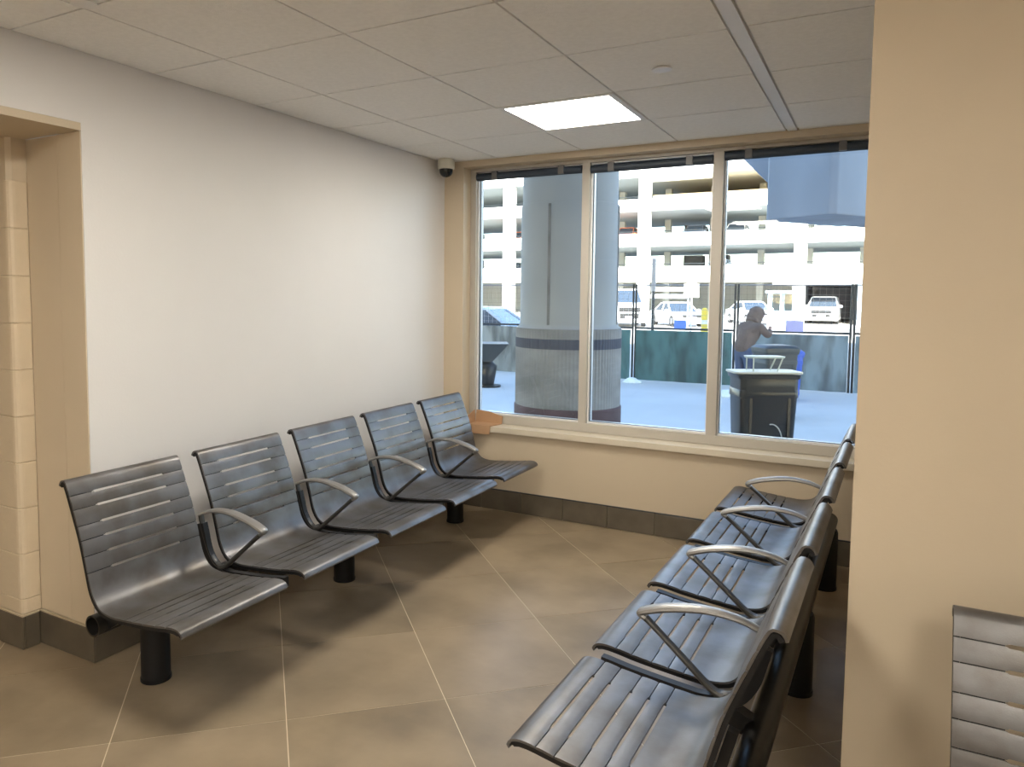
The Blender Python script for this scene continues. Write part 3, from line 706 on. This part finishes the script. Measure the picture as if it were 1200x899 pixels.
# ------------------------------------------------------------------ cars
def car(lab, loc, rz, L, W, H, m, style='sedan', group=None, simple=False):
    t = empty('car', loc, rz); tag(t, lab, 'car', group)
    h = L/2; w2 = W/2; bl = H*.60
    # x forward
    if style == 'suv':
        body = [(-h, .35), (-h, bl*1.02), (-h*.9, bl*1.06), (h*.42, bl*1.05), (h*.90, bl*.96), (h*.985, bl*.80), (h, .40), (h*.95, .24), (-h*.95, .24)]
        cab = [(-h*.95, bl*1.04), (-h*.84, H*.97), (-h*.6, H), (h*.05, H), (h*.18, H*.97), (h*.46, bl*1.04)]
    else:
        body = [(-h, .38), (-h*.98, bl*1.0), (-h*.75, bl*1.08), (h*.42, bl*1.03), (h*.88, bl*.90), (h*.985, bl*.70), (h, .38), (h*.95, .20), (-h*.95, .20)]
        cab = [(-h*.72, bl*1.05), (-h*.38, H*.975), (-h*.15, H), (h*.08, H*.99), (h*.20, H*.95), (h*.50, bl*1.02)]
    bm_ = MB(); k = len(body)
    secs = []
    for y, s in ((-w2, .965), (-w2*.93, 1.0), (w2*.93, 1.0), (w2, .965)):
        secs.append([(x*s, y, .55+(z-.55)*(s if abs(y) == w2 else 1)) for x, z in body])
    bm_.loft(secs).build('body', m, t, smooth=True, bevel=.03)
    c_ = MB(); secs = []
    for y, s in ((-w2*.90, 0), (-w2*.74, 1), (w2*.74, 1), (w2*.90, 0)):
        secs.append([(x, (y if z > bl*1.2 else math.copysign(w2*.90, y)) if s else y, z if s else min(z, bl*1.04)) for x, z in cab])
    # simple tumblehome greenhouse: lower ring wide, upper ring narrow
    lo = [(-h*(.95 if style == 'suv' else .72), -w2*.92), (h*.47, -w2*.92), (h*.47, w2*.92), (-h*(.95 if style == 'suv' else .72), w2*.92)]
    ux0, ux1 = (-h*.82, h*.10) if style == 'suv' else (-h*.36, h*.12)
    up = [(ux0, -w2*.74), (ux1, -w2*.74), (ux1, w2*.74), (ux0, w2*.74)]
    MB().loft([[(x, y, bl*1.0) for x, y in lo], [(x, y, H*.955) for x, y in up]]).build('windows', M['car_glass'], t)
    MB().loft([[(x*1.02, y*1.02, H*.945) for x, y in up], [(x*.98+.0, y*.97, H*.985) for x, y in up], [(x*.85, y*.8, H) for x, y in up]]).build('roof', m, t, smooth=True, bevel=.02)
    # pillars
    for (lx, ly), (ax, ay) in zip(lo, up):
        MB().tube([(lx, ly, bl), (ax, ay, H*.95)], .045, 8).build('pillar', m, t)
    for s_ in (-1, 1):
        MB().tube([((lo[0][0]+lo[1][0])/2*.9, s_*w2*.925, bl), ((ux0+ux1)/2, s_*w2*.745, H*.95)], .035, 8).build('pillar', m, t)
    if simple: return t
    for sx in (-.62, .64):
        for s_ in (-1, 1):
            wh = MB().tube([(h*sx, s_*w2*.80, .33), (h*sx, s_*w2*1.005, .33)], .33, 24).build('wheel', M['tyre'], t)
            MB().tube([(h*sx, s_*w2*1.0, .33), (h*sx, s_*w2*1.012, .33)], .20, 16).build('hub', M['chrome'], wh)
    for s_ in (-1, 1):
        MB().box((h*.955, s_*w2*.86-.13*1, bl*.70), (h*.995, s_*w2*.86+.10, bl*.86)).build('headlamp', M['lamp_lens'], t, bevel=.01)
        MB().box((h*.36, s_*w2*1.0-(.02 if s_ > 0 else .18), bl*1.0), (h*.41, s_*w2*1.0+(.18 if s_ > 0 else .02), bl*1.0+.16)).build('mirror', m, t, bevel=.02)
    MB().box((h*.965, -w2*.60, bl*.64), (h*1.002, w2*.60, bl*.84)).build('grille', M['tyre'], t, bevel=.01)
    MB().box((h*.965, -w2*.86, .30), (h*1.012, w2*.86, .46)).build('bumper', m if style != 'suv' else M['chrome'], t, bevel=.02)
    MB().box((h*.98, -w2*.55, .48), (h*1.004, w2*.55, bl*.60)).build('lower_grille', M['tyre'], t)
    MB().box((h*1.004, -.25, .50), (h*1.016, .25, .62)).build('licence_plate', M['sign_lilac'], t)
    return t
face = lambda x, y: math.atan2(-y, -x)
car('white car, tinted pale blue for glare, parked side-on beyond the fence in the left pane', (-9.4, 18.3, GZ), R(5), 4.5, 1.8, 1.50, M['car_pale_blue_glare'])
car('white sedan parked in the sun behind the white sign', (-10.91, 46.7, GZ), R(-55), 4.6, 1.85, 1.45, M['car_white'])
car('white van facing the fence just right of the round column', (-13.7, 45.2, GZ), face(-13.6, 45)+.1, 5.2, 2.0, 2.25, M['car_white'], 'suv')
car('white suv nosing out of the dark garage bay in the right pane', (-3.45, 57.2, GZ), face(-3.0, 55.5)-.05, 5.0, 2.0, 1.85, M['car_white'], 'suv')
car('white car parked beside the attendant booth', (-7.6, 53.5, GZ), R(-60), 4.6, 1.85, 1.5, M['car_white'])

# ------------------------------------------------------------------ parking garage
ga = empty('parking_garage', (0, 69, GZ)); tag(ga, 'white multi storey parking garage filling the view beyond the street', 'building')
X0, X1 = -75, 30
for z0, z1 in ((3.1, 4.5), (6.35, 7.5), (9.6, 10.7), (12.7, 13.9)):
    MB().box((X0, 0, z0), (X1, .35, z1)).build('parapet', M['garage'], ga)
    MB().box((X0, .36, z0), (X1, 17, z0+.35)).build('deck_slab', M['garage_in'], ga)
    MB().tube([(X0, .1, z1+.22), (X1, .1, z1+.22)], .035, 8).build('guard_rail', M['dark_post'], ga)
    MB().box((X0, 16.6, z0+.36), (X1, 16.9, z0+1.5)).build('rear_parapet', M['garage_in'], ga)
for x in (-60.1, -46.7, -33.2, -19.38, -6.1, 7.4, 20.9):
    MB().box((x-.47, -.12, 0), (x+.47, 1.0, 14.4)).build('front_column', M['garage'], ga)
    for dx in (0, 4.5, 9):
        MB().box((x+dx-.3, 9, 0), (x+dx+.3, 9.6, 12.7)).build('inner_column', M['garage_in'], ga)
MB().box((X0, 0, 14.4), (X1, 17, 15.0)).build('roof_slab', M['garage'], ga)
for z in (4.9, 8.0, 11.0):
    for x in (-17.1, -14.6, -28, -43):
        MB().box((x-.95, 10.5, z-1.2), (x+.95, 12, z+1.1)).build('dark_opening', M['garage_dark'], ga)  # dark box stands for a dark opening inside the deck
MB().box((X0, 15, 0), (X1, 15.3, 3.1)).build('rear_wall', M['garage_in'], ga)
MB().prism([(1, 10.8), (16, 12.6), (16, 12.9), (1, 11.1)], -18.8, -6.8, axis='x').build('ramp', M['sunlit_tan'], ga)['label'] = 'underside of an inner ramp, sunlight put into its tan'
# cars on the decks
k = 0
dk = [(-34.6, 3.45, 'car_grey', 'lowest'), (-15.6, 6.70, 'car_grey', 'second'), (-11.9, 6.70, 'car_white', 'second'), (-13.4, 3.45, 'car_pale_blue_glare', 'lowest'), (-34.2, 6.70, 'car_orange', 'second'), (-22.2, 6.7, 'car_orange', 'second')]
dl = ['dark grey car on the lowest deck seen left of the column', 'dark grey car on the second deck seen in the middle pane', 'white car on the second deck beside the second mullion', 'pale blue car on the lowest deck in the middle pane', 'orange car on the second deck left of the column', 'orange car on the second deck just right of the column']
for (x, z, m, _), lab in zip(dk, dl):
    car(lab, (x, 73.5, z+GZ+.001), R(-90), 4.4, 1.85, 1.85, M[m], 'suv', 'cars parked on the garage decks', simple=False)
# entry bay that shelters the suv
eb = empty('entry_bay', (-3.4, 54.5, GZ)); tag(eb, 'white flat roofed garage entry bay with a dark inside', 'building')
MB().box((-1.75, 0, 0), (-1.05, .7, 3.0)).build('pier', M['garage'], eb)
MB().box((2.05, 0, 0), (2.75, .7, 3.0)).build('pier', M['booth'], eb)
MB().box((-3.0, -.4, 2.65), (3.6, 12, 3.15)).build('roof', M['garage'], eb)
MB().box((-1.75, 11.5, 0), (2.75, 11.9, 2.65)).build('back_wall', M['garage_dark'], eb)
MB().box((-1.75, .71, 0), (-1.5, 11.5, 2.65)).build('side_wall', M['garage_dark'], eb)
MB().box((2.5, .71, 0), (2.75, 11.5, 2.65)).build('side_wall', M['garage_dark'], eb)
# attendant booth
bo = empty('attendant_booth', (-5.0, 47.0, GZ)); tag(bo, 'small pale blue attendant booth with windows', 'booth')
MB().box((-.7, -.6, 0), (.7, .6, 1.0)).build('booth_base', M['booth'], bo)
for x in (-.65, 0, .65):
    for y in (-.55, .55): MB().box((x-.05, y-.05, 1.0), (x+.05, y+.05, 2.0)).build('booth_post', M['booth'], bo)
MB().box((-.82, -.75, 2.0), (.82, .75, 2.16)).build('booth_roof', M['booth'], bo)
for a, b in ((-.6, -.05), (.05, .6)):
    MB().box((a, -.57, 1.0), (b, -.55, 2.0)).build('pane', M['glass'], bo); MB().box((a, .55, 1.0), (b, .57, 2.0)).build('pane', M['glass'], bo)

# ------------------------------------------------------------------ street furniture
lp = empty('light_pole', (-5.58, 21.05, GZ)); tag(lp, 'thin dark light pole with a square box head', 'light pole')
MB().tube([(0, 0, 0), (0, 0, 1.95)], [.05, .04], 12).build('pole', M['dark_post'], lp)
MB().lathe([(.11, 0), (.11, .12), (.055, .16)], (0, 0, 0), 16).build('base', M['dark_post'], lp)
MB().box((-.05, -.05, 1.951), (.05, .05, 2.85)).build('head', M['galv'], lp)
MB().box((-.07, -.07, 2.851), (.07, .07, 2.92)).build('cap', M['sign_white'], lp)
gb = empty('gate_beam', (-7.3, 30.0, GZ)); tag(gb, 'dark double rail barrier standing behind the light pole', 'barrier')
for z in (1.72, 2.0): MB().box((-.75, -.04, z), (.75, .04, z+.17)).build('bar', M['galv'], gb)
for x in (-.7, .7): MB().box((x-.03, .041, 0), (x+.03, .1, 2.2)).build('post', M['galv'], gb)
sg = empty('street_sign', (-5.54, 25.72, GZ)); tag(sg, 'white square sign with a red top edge on a thin post', 'sign')
MB().tube([(0, 0, 0), (0, 0, 2.05)], .03, 10).build('post', M['sign_white'], sg)
MB().box((-.25, -.045, 1.78), (.25, -.031, 2.22)).build('sign_face', M['sign_white'], sg)
MB().box((-.17, -.045, 2.221), (.17, -.031, 2.30)).build('red_band', M['sign_red'], sg)
MB().box((-.06, -.048, 1.885), (.09, -.0455, 1.915)).build('red_mark', M['sign_red'], sg)
yb = empty('bollard', (-4.52, 22.8, GZ)); tag(yb, 'yellow round topped bollard beyond the fence', 'bollard')
MB().lathe([(.10, 0), (.10, 1.35), (.085, 1.43), (.04, 1.48)], (0, 0, 0), 18).build('bollard_body', M['yellow'], yb, smooth=True)
MB().lathe([(.104, 1.0), (.104, 1.12)], (0, 0, 0), 18).build('band', M['sign_white'], yb)
